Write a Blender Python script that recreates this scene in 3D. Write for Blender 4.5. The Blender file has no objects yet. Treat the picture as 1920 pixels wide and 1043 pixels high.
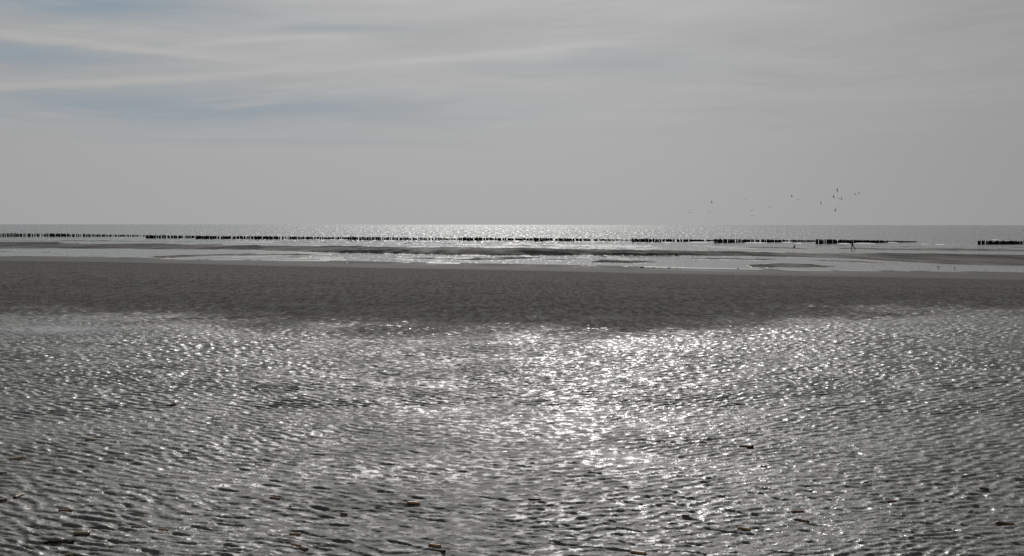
import bpy, bmesh, math, random
import numpy as np
from mathutils import Vector, Matrix

# ------------------------------------------------------------------ camera
R = math.radians
scene = bpy.context.scene
W0, H0, F0 = 1920.0, 1043.0, 2318.0          # photograph size and focal length in its pixels
CAM = np.array([0.0, 0.0, 4.7])              # eye above the low-water level (z = 0)
PITCH, ROLL = R(-2.47), R(0.06)
cam_data = bpy.data.cameras.new("camera")
cam_data.sensor_width = 36.0
cam_data.lens = 36.0 * F0 / W0
cam_data.clip_start, cam_data.clip_end = 0.1, 200000.0
cam = bpy.data.objects.new("camera", cam_data)
scene.collection.objects.link(cam)
cam.location = CAM
CR = Matrix.Rotation(PITCH, 3, 'X') @ Matrix.Rotation(R(90), 3, 'X') @ Matrix.Rotation(ROLL, 3, 'Z')
cam.rotation_euler = CR.to_euler()
scene.camera = cam

# ------------------------------------------------------------------ light
SUN_AZ, SUN_EL = R(-0.8), R(29.0)
sun_data = bpy.data.lights.new("sun", 'SUN')
sun_data.energy = 2.0
sun_data.angle = R(0.5)
sun_data.color = (1.0, 0.985, 0.96)
sun = bpy.data.objects.new("sun", sun_data)
scene.collection.objects.link(sun)
sun_dir = Vector((math.sin(SUN_AZ) * math.cos(SUN_EL), math.cos(SUN_AZ) * math.cos(SUN_EL), math.sin(SUN_EL)))
sun.rotation_euler = sun_dir.to_track_quat('Z', 'Y').to_euler()
sun.location = (0, 60, 60)

scene.view_settings.view_transform = 'Standard'
scene.view_settings.look = 'None'
scene.view_settings.exposure = 0.0
scene.view_settings.gamma = 1.0
scene.cycles.use_denoising = False
scene.cycles.max_bounces = 4
scene.cycles.diffuse_bounces = 2
scene.cycles.glossy_bounces = 3
scene.cycles.sample_clamp_direct = 6.0
scene.cycles.sample_clamp_indirect = 3.0


class Nodes:
    """Small helper that chains math nodes."""
    def __init__(self, tree):
        self.t = tree
        self.n = tree.nodes
        self.l = tree.links

    def new(self, kind, **kw):
        nd = self.n.new(kind)
        for k, v in kw.items():
            setattr(nd, k, v)
        return nd

    def put(self, sock, val):
        if hasattr(val, 'is_linked'):
            self.l.new(val, sock)
        else:
            sock.default_value = val

    def m(self, op, a, b=None, c=None, clamp=False):
        nd = self.new('ShaderNodeMath', operation=op, use_clamp=clamp)
        self.put(nd.inputs[0], a)
        if b is not None:
            self.put(nd.inputs[1], b)
        if c is not None:
            self.put(nd.inputs[2], c)
        return nd.outputs[0]

    def xyz(self, x, y, z):
        nd = self.new('ShaderNodeCombineXYZ')
        for i, v in enumerate((x, y, z)):
            self.put(nd.inputs[i], v)
        return nd.outputs[0]

    def noise(self, vec, scale, detail=2.0, rough=0.5, dist=0.0):
        nd = self.new('ShaderNodeTexNoise')
        self.put(nd.inputs['Vector'], vec)
        nd.inputs['Scale'].default_value = scale
        nd.inputs['Detail'].default_value = detail
        nd.inputs['Roughness'].default_value = rough
        nd.inputs['Distortion'].default_value = dist
        return nd.outputs['Fac']

    def ramp(self, v, lo, hi, a=0.0, b=1.0, smooth=True):
        nd = self.new('ShaderNodeMapRange', interpolation_type='SMOOTHSTEP' if smooth else 'LINEAR')
        self.put(nd.inputs['Value'], v)
        self.put(nd.inputs['From Min'], lo)
        self.put(nd.inputs['From Max'], hi)
        self.put(nd.inputs['To Min'], a)
        self.put(nd.inputs['To Max'], b)
        return nd.outputs[0]

    def mix(self, f, a, b):
        nd = self.new('ShaderNodeMix', data_type='RGBA')
        self.put(nd.inputs[0], f)
        self.put(nd.inputs[6], a)
        self.put(nd.inputs[7], b)
        return nd.outputs[2]


# ------------------------------------------------------------------ sky
world = bpy.data.worlds.new("World")
scene.world = world
world.use_nodes = True
N = Nodes(world.node_tree)
N.n.clear()
w_out = N.new('ShaderNodeOutputWorld')
w_bg = N.new('ShaderNodeBackground')
w_bg.inputs['Strength'].default_value = 0.1
sky = N.new('ShaderNodeTexSky', sky_type='NISHITA')
sky.sun_disc = False
sky.sun_elevation = SUN_EL
sky.sun_rotation = SUN_AZ
sky.altitude = 0
sky.air_density = 1.0
sky.dust_density = 1.5
tc = N.new('ShaderNodeTexCoord')
sp = N.new('ShaderNodeSeparateXYZ')
N.l.new(tc.outputs['Generated'], sp.inputs[0])
dx, dy, dz = sp.outputs
el = N.m('ARCSINE', dz)
az = N.m('ARCTAN2', dx, dy)
el_d = N.m('MULTIPLY', el, 180 / math.pi)      # degrees
az_d = N.m('MULTIPLY', az, 180 / math.pi)
# veil of high haze: broad glow round the hidden sun (a real forward-scatter halo)
d_az = N.m('DIVIDE', N.m('SUBTRACT', az_d, -0.5), 26.0)
d_el = N.m('DIVIDE', N.m('SUBTRACT', el_d, 30.0), 26.0)
halo = N.m('EXPONENT', N.m('MULTIPLY', N.m('ADD', N.m('MULTIPLY', d_az, d_az), N.m('MULTIPLY', d_el, d_el)), -1.0))
# streaky cirrus in (azimuth, elevation)
warp = N.noise(N.xyz(N.m('MULTIPLY', az_d, 0.05), N.m('MULTIPLY', el_d, 0.12), 3.0), 1.0, 3)
el_w = N.m('ADD', N.m('ADD', el_d, N.m('MULTIPLY', az_d, -0.045)), N.m('MULTIPLY', N.m('SUBTRACT', warp, 0.5), 3.0))
c1 = N.noise(N.xyz(N.m('MULTIPLY', az_d, 0.075), N.m('MULTIPLY', el_w, 0.62), 0.0), 1.0, 4, 0.55, 0.3)
c2 = N.noise(N.xyz(N.m('MULTIPLY', az_d, 0.16), N.m('MULTIPLY', el_w, 1.5), 7.3), 1.0, 5, 0.6, 0.4)
c3 = N.noise(N.xyz(N.m('MULTIPLY', az_d, 0.30), N.m('ADD', N.m('MULTIPLY', el_w, 4.2), N.m('MULTIPLY', az_d, 0.12)), 2.1), 1.0, 6, 0.65, 0.2)
fade_low = N.ramp(el_d, 2.2, 6.5)
streak = N.m('MULTIPLY', N.m('ADD', N.m('MULTIPLY', N.m('SUBTRACT', c1, 0.5), 0.9), N.m('ADD', N.m('MULTIPLY', N.m('SUBTRACT', c2, 0.5), 0.45), N.m('MULTIPLY', N.m('SUBTRACT', c3, 0.5), 0.40))), fade_low)


def line_cloud(a, b, c, width, az0, az1, soft):
    """A thin drawn-out cirrus trail along el = a + b*az + c*az^2 (degrees)."""
    cen = N.m('ADD', N.m('ADD', N.m('MULTIPLY', az_d, b), a), N.m('MULTIPLY', N.m('MULTIPLY', az_d, az_d), c))
    e = N.m('ADD', el_d, N.m('MULTIPLY', N.m('SUBTRACT', c2, 0.5), 0.35))
    q = N.m('DIVIDE', N.m('SUBTRACT', e, cen), width)
    g = N.m('EXPONENT', N.m('MULTIPLY', N.m('MULTIPLY', q, q), -1.0))
    env = N.m('MULTIPLY', N.ramp(az_d, az0 - soft, az0 + soft), N.ramp(az_d, az1 + soft, az1 - soft))
    return N.m('MULTIPLY', g, env)




def azel(px, py):
    v = CR @ Vector((px - W0 / 2, H0 / 2 - py, -F0)).normalized()
    return math.degrees(math.atan2(v.x, v.y)), math.degrees(math.asin(v.z))


def trail(points, width, soft):
    q = [azel(*p) for p in points]
    c, b, a = np.polyfit([p[0] for p in q], [p[1] for p in q], 2)
    return line_cloud(float(a), float(b), float(c), width, q[0][0], q[-1][0], soft)


t1 = trail([(-300, 168), (0, 164), (250, 158), (450, 142), (700, 115), (960, 93), (1180, 78)], 0.17, 4.0)
t2 = trail([(-200, 40), (0, 62), (200, 84), (300, 99), (420, 108)], 0.16, 2.2)
t3 = trail([(340, 88), (450, 78), (560, 71), (680, 69)], 0.15, 1.6)
trails = N.m('ADD', N.m('ADD', t1, t2), t3)
grey = N.m('ADD', 3.36, N.m('MULTIPLY', halo, 2.15))
grey = N.m('MULTIPLY', grey, N.m('ADD', 1.0, N.m('MULTIPLY', streak, 0.30)))
grey = N.m('ADD', grey, N.m("MULTIPLY", trails, 0.32))
right_dim = N.ramp(az_d, 4.0, 26.0, 1.0, 0.87)
grey = N.m('MULTIPLY', grey, right_dim)
# darker overhead and behind the camera
grey = N.m('MULTIPLY', grey, N.ramp(el_d, 40.0, 85.0, 1.0, 0.75))
grey = N.m('MULTIPLY', grey, N.ramp(dy, 0.35, -0.6, 1.0, 0.27))
cloud_col = N.new('ShaderNodeCombineColor')
for i, k in enumerate((1.0, 1.0, 0.995)):
    N.put(cloud_col.inputs[i], N.m('MULTIPLY', grey, k))
# gaps of blue on the left
b_left = N.ramp(az_d, 2.0, -20.0)
b_band = N.ramp(el_d, 3.6, 5.6)
gaps = None
for gx, gy, rx, ry, k in ((120, 5, 330, 34, 1.0), (40, 100, 260, 26, .75), (330, 200, 520, 38, .75), (20, 205, 200, 22, .6), (620, 50, 160, 14, .45), (640, 215, 180, 26, .5), (480, 265, 330, 10, .3), (1080, 120, 260, 26, .25)):
    (a0, e0), (a1, e1) = azel(gx, gy), azel(gx + rx, gy + ry)
    u = N.m('DIVIDE', N.m('SUBTRACT', az_d, a0), abs(a1 - a0))
    v = N.m('DIVIDE', N.m('SUBTRACT', N.m('ADD', el_d, N.m('MULTIPLY', N.m('SUBTRACT', warp, 0.5), 1.2)), e0), abs(azel(gx, gy + ry)[1] - e0))
    g = N.m('MULTIPLY', N.m('EXPONENT', N.m('MULTIPLY', N.m('ADD', N.m('MULTIPLY', u, u), N.m('MULTIPLY', v, v)), -1.0)), k)
    gaps = g if gaps is None else N.m('MAXIMUM', gaps, g)
blue = N.m('MULTIPLY', gaps, N.ramp(N.m('ADD', streak, N.m('MULTIPLY', trails, 0.6)), 0.34, -0.06))
hsv = N.new('ShaderNodeHueSaturation')
hsv.inputs['Saturation'].default_value = 0.85
N.l.new(sky.outputs[0], hsv.inputs['Color'])
skyc = N.new('ShaderNodeVectorMath', operation='MINIMUM')
N.l.new(hsv.outputs[0], skyc.inputs[0])
skyc.inputs[1].default_value = (2.55, 3.2, 3.75)
fac = N.m('SUBTRACT', 1.0, N.m('MULTIPLY', blue, 0.95))
N.l.new(N.mix(fac, skyc.outputs[0], cloud_col.outputs[0]), w_bg.inputs['Color'])
N.l.new(w_bg.outputs[0], w_out.inputs['Surface'])

# ------------------------------------------------------------------ helpers
col = scene.collection
CRn = np.array([list(r) for r in CR])


def ray(px, py):
    v = np.array([px - W0 / 2, H0 / 2 - py, -F0])
    d = CRn @ v
    return d / np.linalg.norm(d)


def flat_point(px, py, z=0.0):
    """World point where the sight line through a photograph position meets height z."""
    d = ray(px, py)
    t = (z - CAM[2]) / d[2]
    return CAM + d * t


def project(x, y, z):
    p = np.stack([x - CAM[0], y - CAM[1], z - CAM[2]], -1) @ CRn
    dep = np.maximum(-p[..., 2], 1e-3)
    return W0 / 2 + F0 * p[..., 0] / dep, H0 / 2 - F0 * p[..., 1] / dep


def link(name, me, mat=None, parent=None):
    o = bpy.data.objects.new(name, me)
    col.objects.link(o)
    if mat is not None and not me.materials:
        me.materials.append(mat)
    if parent is not None:
        o.parent = parent
    return o


def tag(o, label=None, cat=None, group=None, kind=None):
    if label: o['label'] = label
    if cat: o['category'] = cat
    if group: o['group'] = group
    if kind: o['kind'] = kind
    return o


def bm_mesh(name, bm, smooth=True):
    me = bpy.data.meshes.new(name)
    bmesh.ops.recalc_face_normals(bm, faces=bm.faces)
    bm.to_mesh(me)
    bm.free()
    if smooth:
        me.polygons.foreach_set('use_smooth', [True] * len(me.polygons))
    return me


def sstep(x, a, b):
    t = np.clip((x - a) / (b - a), 0, 1)
    return t * t * (3 - 2 * t)


# ------------------------------------------------------------------ noise tiles
rng = np.random.default_rng(11)


def fft_tile(n, spec, seed, analytic=False):
    r = np.random.default_rng(seed)
    f = np.fft.fft2(r.standard_normal((n, n)))
    k = np.fft.fftfreq(n) * n
    kx, ky = np.meshgrid(k, k)
    f = f * spec(kx, ky)
    z = np.fft.ifft2(f)
    if analytic:
        z = z / np.sqrt(np.mean(np.abs(z) ** 2))
        return z.astype(np.complex64)
    z = z.real
    return (z / z.std()).astype(np.float32)


NT = 1024
KC = 48.0     # waves across one tile


def ripple_spec(spread, band):
    def s(kx, ky):
        k = np.hypot(kx, ky) + 1e-6
        th = np.arctan2(kx, ky)
        rad = np.exp(-0.5 * (np.log(k / KC) / band) ** 2)
        return rad * np.exp(-0.5 * (th / spread) ** 2)
    return s


rip_a = fft_tile(NT, ripple_spec(0.50, 0.30), 3, True)
rip_c = fft_tile(NT, ripple_spec(0.95, 0.34), 14, True)
rip_b = fft_tile(NT, ripple_spec(0.58, 0.33), 4, True)
iso = fft_tile(NT, lambda kx, ky: np.where((np.hypot(kx, ky) > 3) & (np.hypot(kx, ky) < 400), (np.hypot(kx, ky) + 1e-6) ** -1.6, 0), 5)
smooth_t = fft_tile(NT, lambda kx, ky: np.exp(-0.5 * ((np.hypot(kx, ky) - 14) / 6.0) ** 2), 6)


def samp(tile, u, v):
    """Bilinear wrap-around lookup, u and v in tiles."""
    n = tile.shape[0]
    u = (u % 1.0) * n
    v = (v % 1.0) * n
    i = np.floor(u).astype(np.int32)
    j = np.floor(v).astype(np.int32)
    fu = (u - i).astype(np.float32)
    fv = (v - j).astype(np.float32)
    i %= n; j %= n
    i1 = (i + 1) % n; j1 = (j + 1) % n
    return (tile[j, i] * (1 - fu) + tile[j, i1] * fu) * (1 - fv) + (tile[j1, i] * (1 - fu) + tile[j1, i1] * fu) * fv


# one ripple from the sea-facing flat hollow over the steep face to the long gentle back
_k = np.array([0, .16, .25, .33, .40, .47, .56, .70, .86, 1.0]); _h = np.array([.0, -.02, .10, .68, .97, 1.0, .86, .50, .14, .0])
_t = np.linspace(0, 1, 257)
_v = np.interp(_t, _k, _h)
for _ in range(2):
    _v = np.convolve(np.concatenate([_v[-6:-1], _v, _v[1:6]]), np.ones(11) / 11, 'valid')
LUT_P, LUT_H = _t * 2 * np.pi - np.pi, _v - _v.mean()

# ------------------------------------------------------------------ beach relief
FOOT = np.array([(-700, 485), (0, 490), (240, 493), (480, 499), (720, 504), (960, 508), (1200, 514), (1440, 518), (1700, 522), (1920, 527), (2700, 545)], float)
SHORE = np.array([(-700, 474), (0, 480), (100, 481), (200, 481.5), (350, 486), (480, 487), (600, 488.5), (750, 491.5), (900, 494), (1080, 497), (1180, 499), (1300, 502), (1500, 506), (1800, 508.5), (1920, 511), (2700, 522)], float)
Z_TOP = 3.1     # the upper beach under the camera


def to_polar(pts, z):
    a, d = [], []
    for px, py in pts:
        p = flat_point(px, py, z)
        a.append(math.atan2(p[0], p[1])); d.append(math.hypot(p[0], p[1]))
    return np.array(a), np.array(d)


foot_a, foot_d = to_polar(FOOT, 0.16)
shore_a, shore_d = to_polar(SHORE, 0.0)
D_EDGE = 19.0


def poly_inside(px, py, poly, wob):
    """Signed distance in photograph pixels (positive inside) for the far sand bars."""
    poly = np.array(poly, float)
    x, y = px, (py + wob) * 3.0           # bars are long and flat: weigh height more
    q = poly.copy(); q[:, 1] *= 3.0
    best = np.full(x.shape, 1e9)
    inside = np.zeros(x.shape, bool)
    n = len(q)
    for i in range(n):
        a = q[i]; b = q[(i + 1) % n]
        e = b - a
        t = np.clip(((x - a[0]) * e[0] + (y - a[1]) * e[1]) / (e @ e), 0, 1)
        best = np.minimum(best, (x - a[0] - t * e[0]) ** 2 + (y - a[1] - t * e[1]) ** 2)
        c = (a[1] > y) != (b[1] > y)
        if a[1] != b[1]:
            inside ^= c & (x < a[0] + (y - a[1]) * e[0] / e[1])
    return np.where(inside, 1, -1) * np.sqrt(best) / 3.0


BARS = [  # outline on the flats, height, softness of the edge
    ([(-500, 451), (0, 454), (250, 456.3), (480, 459.3), (720, 462.2), (960, 465), (1200, 468), (1440, 472.5), (1700, 475.5), (1920, 479), (2500, 486),
      (2500, 506), (1920, 499), (1850, 498), (1780, 496.5), (1700, 492), (1600, 486), (1500, 483.2), (1400, 481.5), (1250, 480.2), (1100, 479.2), (960, 478.3), (750, 476), (560, 473.6), (480, 469.8), (250, 467.8), (0, 466.3), (-500, 463)], 0.10, 2.2),
    ([(560, 473.4), (700, 470), (960, 472), (1150, 476), (1330, 480), (1250, 480.4), (1100, 479.5), (960, 478.6), (750, 476.3)], 0.27, 0.7),
    ([(280, 482), (340, 477), (420, 475), (560, 475.6), (620, 477.2), (560, 479), (420, 479.8), (360, 482), (310, 485)], 0.07, 1.0),
    ([(695, 484), (800, 482), (900, 481), (1030, 481.6), (1010, 484.5), (960, 487.3), (880, 489), (845, 486.8), (780, 486)], 0.05, 1.2),
    ([(1100, 493), (1125, 487), (1200, 489), (1245, 492), (1190, 494.5)], 0.06, 1.2),
    ([(1250, 483), (1350, 484), (1470, 486), (1430, 489), (1330, 487)], 0.05, 1.0),
    ([(1400, 497), (1470, 492.8), (1550, 497.5), (1575, 501), (1500, 503), (1410, 502)], 0.08, 1.2),
    ([(1000, 487), (1080, 484.5), (1090, 486), (1040, 489)], 0.04, 1.0),
    ([(-500, 449.3), (0, 450.4), (300, 452.4), (500, 454.5), (300, 454), (0, 452.2), (-500, 451)], 0.03, 0.6),
    ([(-500, 470.6), (0, 472.2), (180, 473.0), (300, 473.6), (180, 474.0), (0, 473.2), (-500, 472)], 0.02, 0.5),
    ([(420, 482.2), (560, 481.6), (700, 482.8), (640, 484), (520, 483.6)], 0.02, 0.6),
    ([(600, 486), (700, 487.2), (830, 489.6), (760, 489.4), (650, 487.6)], 0.02, 0.6),
    ([(1080, 482.6), (1180, 482.2), (1260, 483.0), (1160, 484.2)], 0.02, 0.6),
    ([(1500, 488), (1600, 489.2), (1720, 494.5), (1640, 494), (1540, 490.6)], 0.025, 0.8),
    ([(480, 453.6), (800, 456.6), (1100, 460.2), (1400, 464), (1100, 461.4), (800, 458), (480, 455)], 0.02, 0.5),
    ([(900, 459.8), (1200, 463.4), (1420, 467.4), (1200, 465.2), (900, 461.2)], 0.02, 0.5),
    ([(1560, 461.4), (1800, 463.6), (2200, 466), (2200, 467.6), (1800, 465), (1560, 462.4)], 0.02, 0.6),
    ([(1300, 462), (1500, 464), (1760, 466.3), (2500, 470), (2500, 476), (1800, 471), (1500, 468)], 0.03, 0.8),
]


MUD = [(545, 473.6), (700, 471.6), (960, 473.0), (1150, 476.2), (1340, 480.2), (1250, 480.6), (1100, 479.8), (960, 478.9), (750, 476.6)]  # muddy scarp of the bar, its backlit shade painted in as near black


def base_height(x, y):
    a = np.arctan2(x, np.maximum(y, 1e-3)); d = np.hypot(x, y)
    df = np.interp(a, foot_a, foot_d)
    ds = np.interp(a, shore_a, shore_d)
    t = np.clip((d - D_EDGE) / (df - D_EDGE), 0, 1)
    # upper beach flat, then a long even fall to the foot of the slope
    s = t + 0.10 * np.sin(2 * np.pi * t) * (t < 0.5) * -0.6
    s = s - 0.07 * np.sin(np.pi * np.clip(t, 0, 1)) ** 2 * (1 - t)
    z = Z_TOP + (0.16 - Z_TOP) * s
    t2 = np.clip((d - df) / (ds - df), 0, 4)
    z = np.where(d > df, 0.16 - 0.16 * t2, z)
    z = np.maximum(z, -0.10)
    # low broad swells of the upper beach
    z = z + 0.035 * np.maximum(x - 3.5, 0) * (1 - sstep(d, 22, 50)) * sstep(d, 5, 9) * (1 - sstep(a, R(24), R(40)))
    z = z + 0.006 * samp(smooth_t, x / 190.0, y / 190.0) * sstep(d, 4, 9) * (1 - sstep(d, 40, 90))
    return z


def beach(x, y, detail=True):
    """Height, wetness and standing-water mask of the sand at world points."""
    x = np.asarray(x, float); y = np.asarray(y, float)
    d = np.hypot(x, y); a = np.arctan2(x, np.maximum(y, 1e-3))
    df = np.interp(a, foot_a, foot_d); ds = np.interp(a, shore_a, shore_d)
    z = base_height(x, y)
    wet = 0.29 * sstep(d, df - 1, df + 3); pud = np.zeros(x.shape); scarp_shade = np.zeros(x.shape)
    # ---- far flats
    far = d > ds - 12
    if far.any():
        px, py = project(x[far], y[far], np.zeros(far.sum()))
        streaks = samp(iso, x[far] / 90.0 + .2, y[far] / 700.0) + 0.6 * samp(iso, x[far] / 30.0, y[far] / 160.0 + .3)
        wob = 0.5 * samp(iso, x[far] / 160.0, y[far] / 420.0) + 0.25 * samp(iso, x[far] / 40.0, y[far] / 160.0)
        zz = np.full(px.shape, -0.10); skirt = np.zeros(px.shape)
        for poly, h, soft in BARS:
            s = poly_inside(px, py, poly, wob)
            skirt = np.maximum(skirt, sstep(s, -1.1, -0.7) * (1 - sstep(s, -0.1, 0.4)))
            zz = np.maximum(zz, -0.10 + (h + 0.10) * sstep(s, -soft * 0.6, soft) * (1 + 0.35 * np.tanh(wob)))
        skirt = skirt * sstep(streaks, -0.5, 0.3)
        zz = np.where(skirt > 0.3, np.maximum(zz, 0.006), zz)
        zf = z[far]
        keep = sstep(d[far], ds[far] - 10, ds[far] + 1)
        z[far] = np.where(zf > -0.02, np.maximum(zf, zz * keep + zf * (1 - keep)), zz)
        zb = z[far]
        ww = 0.14 + 0.10 * np.clip(streaks, -1.2, 2.5)
        ww = np.maximum(ww, 0.75 * (1 - sstep(zb, 0.004, 0.030)) * sstep(d[far], ds[far] - 3, ds[far] + 3))
        ww = np.maximum(ww, 0.45 * skirt)
        strand = 1 - sstep(d[far], ds[far] - 4, ds[far] + 4)
        wet[far] = ww * (1 - strand) + (0.31 + 0.05 * streaks) * strand
        wet[far] = np.maximum(wet[far], sstep(d[far], ds[far] - 6, ds[far] - 1) * (1 - sstep(d[far], ds[far] + 1, ds[far] + 5)) * sstep(streaks, -0.6, 0.6))
        scarp_shade[far] = sstep(poly_inside(px, py, MUD, 0.5 * wob), -0.3, 0.3) * (1 - strand)  # MUD outlines the scarp's backlit shade, painted in dark
    # ---- ripples
    wx = 0.16 * samp(smooth_t, x / 31.0 + .3, y / 31.0) + 0.05 * samp(iso, x / 9.0, y / 9.0)
    lam_fields = [(0.096, 0.0), (0.106, 8.2), (0.118, 12.5), (0.160, 18.5), (0.26, 27.0), (0.40, 46.0), (0.60, 84.0)]
    rip = np.zeros(x.shape)
    near = d < df + 4
    xn, yn, dn, an = x[near], y[near], d[near], a[near]
    wn = wx[near]
    acc = np.zeros(xn.shape)
    cs, sn, c2, s2 = np.cos(R(30)), np.sin(R(30)), np.cos(R(-20)), np.sin(R(-20))
    mixo = sstep(an + 0.05 * samp(smooth_t, xn / 60.0, yn / 60.0 + .5), R(-9), R(13))
    for i, (lam, dc) in enumerate(lam_fields):
        lo = lam_fields[i - 1][1] if i else -10.0
        hi = lam_fields[i + 1][1] if i + 1 < len(lam_fields) else 1e6
        dj = dn + 2.2 * samp(smooth_t, xn / 47.0, yn / 47.0)
        b0, b1 = 0.5 * (lo + dc), 0.5 * (dc + hi)          # each size of ripple has its own belt
        w = np.ones(dj.shape)
        if i:
            w = w * sstep(dj, b0 - 0.16 * b0, b0 + 0.16 * b0)
        if i + 1 < len(lam_fields):
            w = w * (1 - sstep(dj, b1 - 0.16 * b1, b1 + 0.16 * b1))
        m = w > 0.01
        if not m.any():
            continue
        T = lam * KC
        xm, ym = xn[m], yn[m]
        dm_ = dn[m]
        u1, v1 = xm * cs - ym * sn, xm * sn + ym * cs
        u2, v2 = xm * c2 - ym * s2, xm * s2 + ym * c2
        q = wn[m] * 0.8
        za = samp(rip_a, u1 / (T * 1.15), (v1 + q * lam * 2) / T)
        zb = samp(rip_b, u2 / (T * 1.15) + .37, (v2 + q * lam * 2) / T + .11)
        mo = mixo[m]
        zc = za * (1 - mo) + zb * mo
        lob = 0.22 + 0.63 * sstep(dm_, 9.0, 17.0)               # farther out the crests break up into short tongues
        zc = zc * (1 - lob) + samp(rip_c, (u1 + u2) * .5 / T + .21, (v1 + v2 + q * lam) * .5 / T + .43) * lob
        ph = np.angle(zc)
        am = np.minimum(np.abs(zc), 1.9)
        am = 1.15 * am / (0.30 + 0.85 * am)
        am = am * (1 - 0.45 * (1 - sstep(dm_, 7.5, 12)) * (1.15 - am) * 1.6)
        # gentle back, steep face towards the camera
        prof = np.interp(ph, LUT_P, LUT_H)
        slope_k = (0.160, 0.146, 0.128, 0.112, 0.095, 0.100, 0.090)[i]
        acc[m] += w[m] * prof * am * lam * slope_k
    # calmer and rougher patches
    calm = 0.98 + 0.06 * samp(smooth_t, xn / 26.0 + .7, yn / 26.0)
    calm = calm * (0.80 + 0.20 * sstep(dn, 7.0, 9.5))
    acc *= np.clip(calm, 0.25, 1.3)
    # nearest the viewer the ebb has planed the crests flat, leaving slim steep hollows
    plane = 1 - sstep(dn + 0.6 * samp(smooth_t, xn / 40.0 + .8, yn / 40.0), 6.8, 14.5)
    cap = 0.0022 + 0.0020 * samp(smooth_t, xn / 22.0 + .15, yn / 22.0) + 0.0010 * samp(iso, xn / 6.0, yn / 6.0)
    acc = np.where(acc > cap, acc - (acc - cap) * 0.75 * plane, acc)
    pit = samp(rip_b, (xn * cs - yn * sn) / (0.17 * KC * 1.25) + .6, (xn * sn + yn * cs) / (0.15 * KC) + .3).real
    acc -= 0.011 * sstep(pit, 0.80, 1.4) * plane
    # small scours, worm casts and foot marks
    acc += 0.0022 * samp(iso, xn / 2.7, yn / 2.7) * (1 - sstep(dn, 12, 30)) + 0.0010 * samp(rip_b, xn / 2.1, yn / 1.9).real * (1 - sstep(dn, 8, 14))
    fade = 1 - sstep(dn, df[near] - 3, df[near] + 1.5)
    acc *= fade
    # standing film of water in the deepest hollows
    lvl = -0.0090 + 0.0008 * samp(smooth_t, xn / 38.0 + .2, yn / 38.0 + .6)
    pxn, pyn = project(xn, yn, z[near])
    for cx, cy, rx, ry, up in ((110, 618, 150, 12, .014), (1690, 675, 90, 14, .006), (1870, 640, 90, 20, .007)):
        lvl = lvl + up * np.exp(-((pxn - cx) / rx) ** 2 - ((pyn - cy) / ry) ** 2)
    lvl = lvl - 0.12 * sstep(dn, 20, 36) - 0.007 * (1 - sstep(dn, 7, 11))
    under = acc < lvl
    pn = np.where(under, np.clip((lvl - acc) / 0.0012, 0, 1), 0.0)
    acc = np.where(under, lvl, acc)
    # wetness of the sand: shining where water still drains, dull on the drained slope
    drain = np.interp(pxn, [-700, 0, 400, 800, 1150, 1300, 1600, 1920, 2700], [560, 572, 588, 602, 606, 598, 582, 566, 560])
    nz = 4.0 * samp(smooth_t, xn / 70.0, yn / 140.0) + 4.0 * samp(iso, xn / 8.0, yn / 20.0)
    hol = np.clip(-acc / 0.007, -1.3, 1.3)              # hollows stay wet, crests dry first
    wn_ = sstep(pyn + nz + 11 * hol, drain - 20, drain + 34)
    foot_w = sstep(dn, df[near] - 1, df[near] + 3)
    # the seaward right drains last, the middle and the near sand have drained further
    seep = 0.70 + 0.28 * sstep(pxn + 60 * nz / 6, 850, 1480) + 0.20 * (1 - sstep(pxn, 150, 700))
    seep = seep - 0.09 * np.exp(-((pxn - 880) / 300) ** 2 - ((pyn - 640) / 75) ** 2) - 0.03 * np.exp(-((pxn - 850) / 260) ** 2 - ((pyn - 800) / 110) ** 2)
    seep = seep * (0.86 + 0.14 * (1 - sstep(pyn + 3 * nz, 740, 960)))
    seep = seep + 0.03 * samp(smooth_t, xn / 24.0, yn / 24.0 + .4)
    wn_ = wn_ * np.clip(seep, 0.1, 1)
    wet[near] = np.clip(np.maximum(np.maximum(wn_, foot_w * 0.24), 0.10), 0, 1)
    pud[near] = pn
    z[near] += acc
    pale = 0.30 * sstep(d, df - 0.5, df + 3) * (1 - sstep(d, ds - 3, ds + 3))
    pale[near] += sstep(pyn + nz, drain - 6, drain + 40)
    return z, wet, pud, scarp_shade, pale


# rows of the sand sheet: fine where the picture looks, coarse elsewhere
def row_distances():
    out = list(np.linspace(0.6, 4.6, 10))
    def span(y0, y1, n):
        ys = np.linspace(y0, y1, n, endpoint=False)
        return [flat_of(v) for v in ys]
    def flat_of(py):
        # distance along the centre line where the sight line meets the smooth beach
        dd = np.linspace(2.0, 900.0, 60000)
        return float(np.interp(py, YY[::-1], dd[::-1]))
    dd = np.linspace(2.0, 900.0, 60000)
    zz = np.maximum(base_height(np.zeros_like(dd), dd), 0.0)
    YY = np.maximum.accumulate(project(np.zeros_like(dd), dd, zz)[1][::-1])[::-1]
    out += span(1180, 760, 640)
    out += span(760, 596, 540)
    out += span(596, 508, 400)
    out += span(508, 446, 280)
    out += list(np.linspace(flat_of(446) + 8, 560, 10))
    return np.array(sorted(out))


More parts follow.
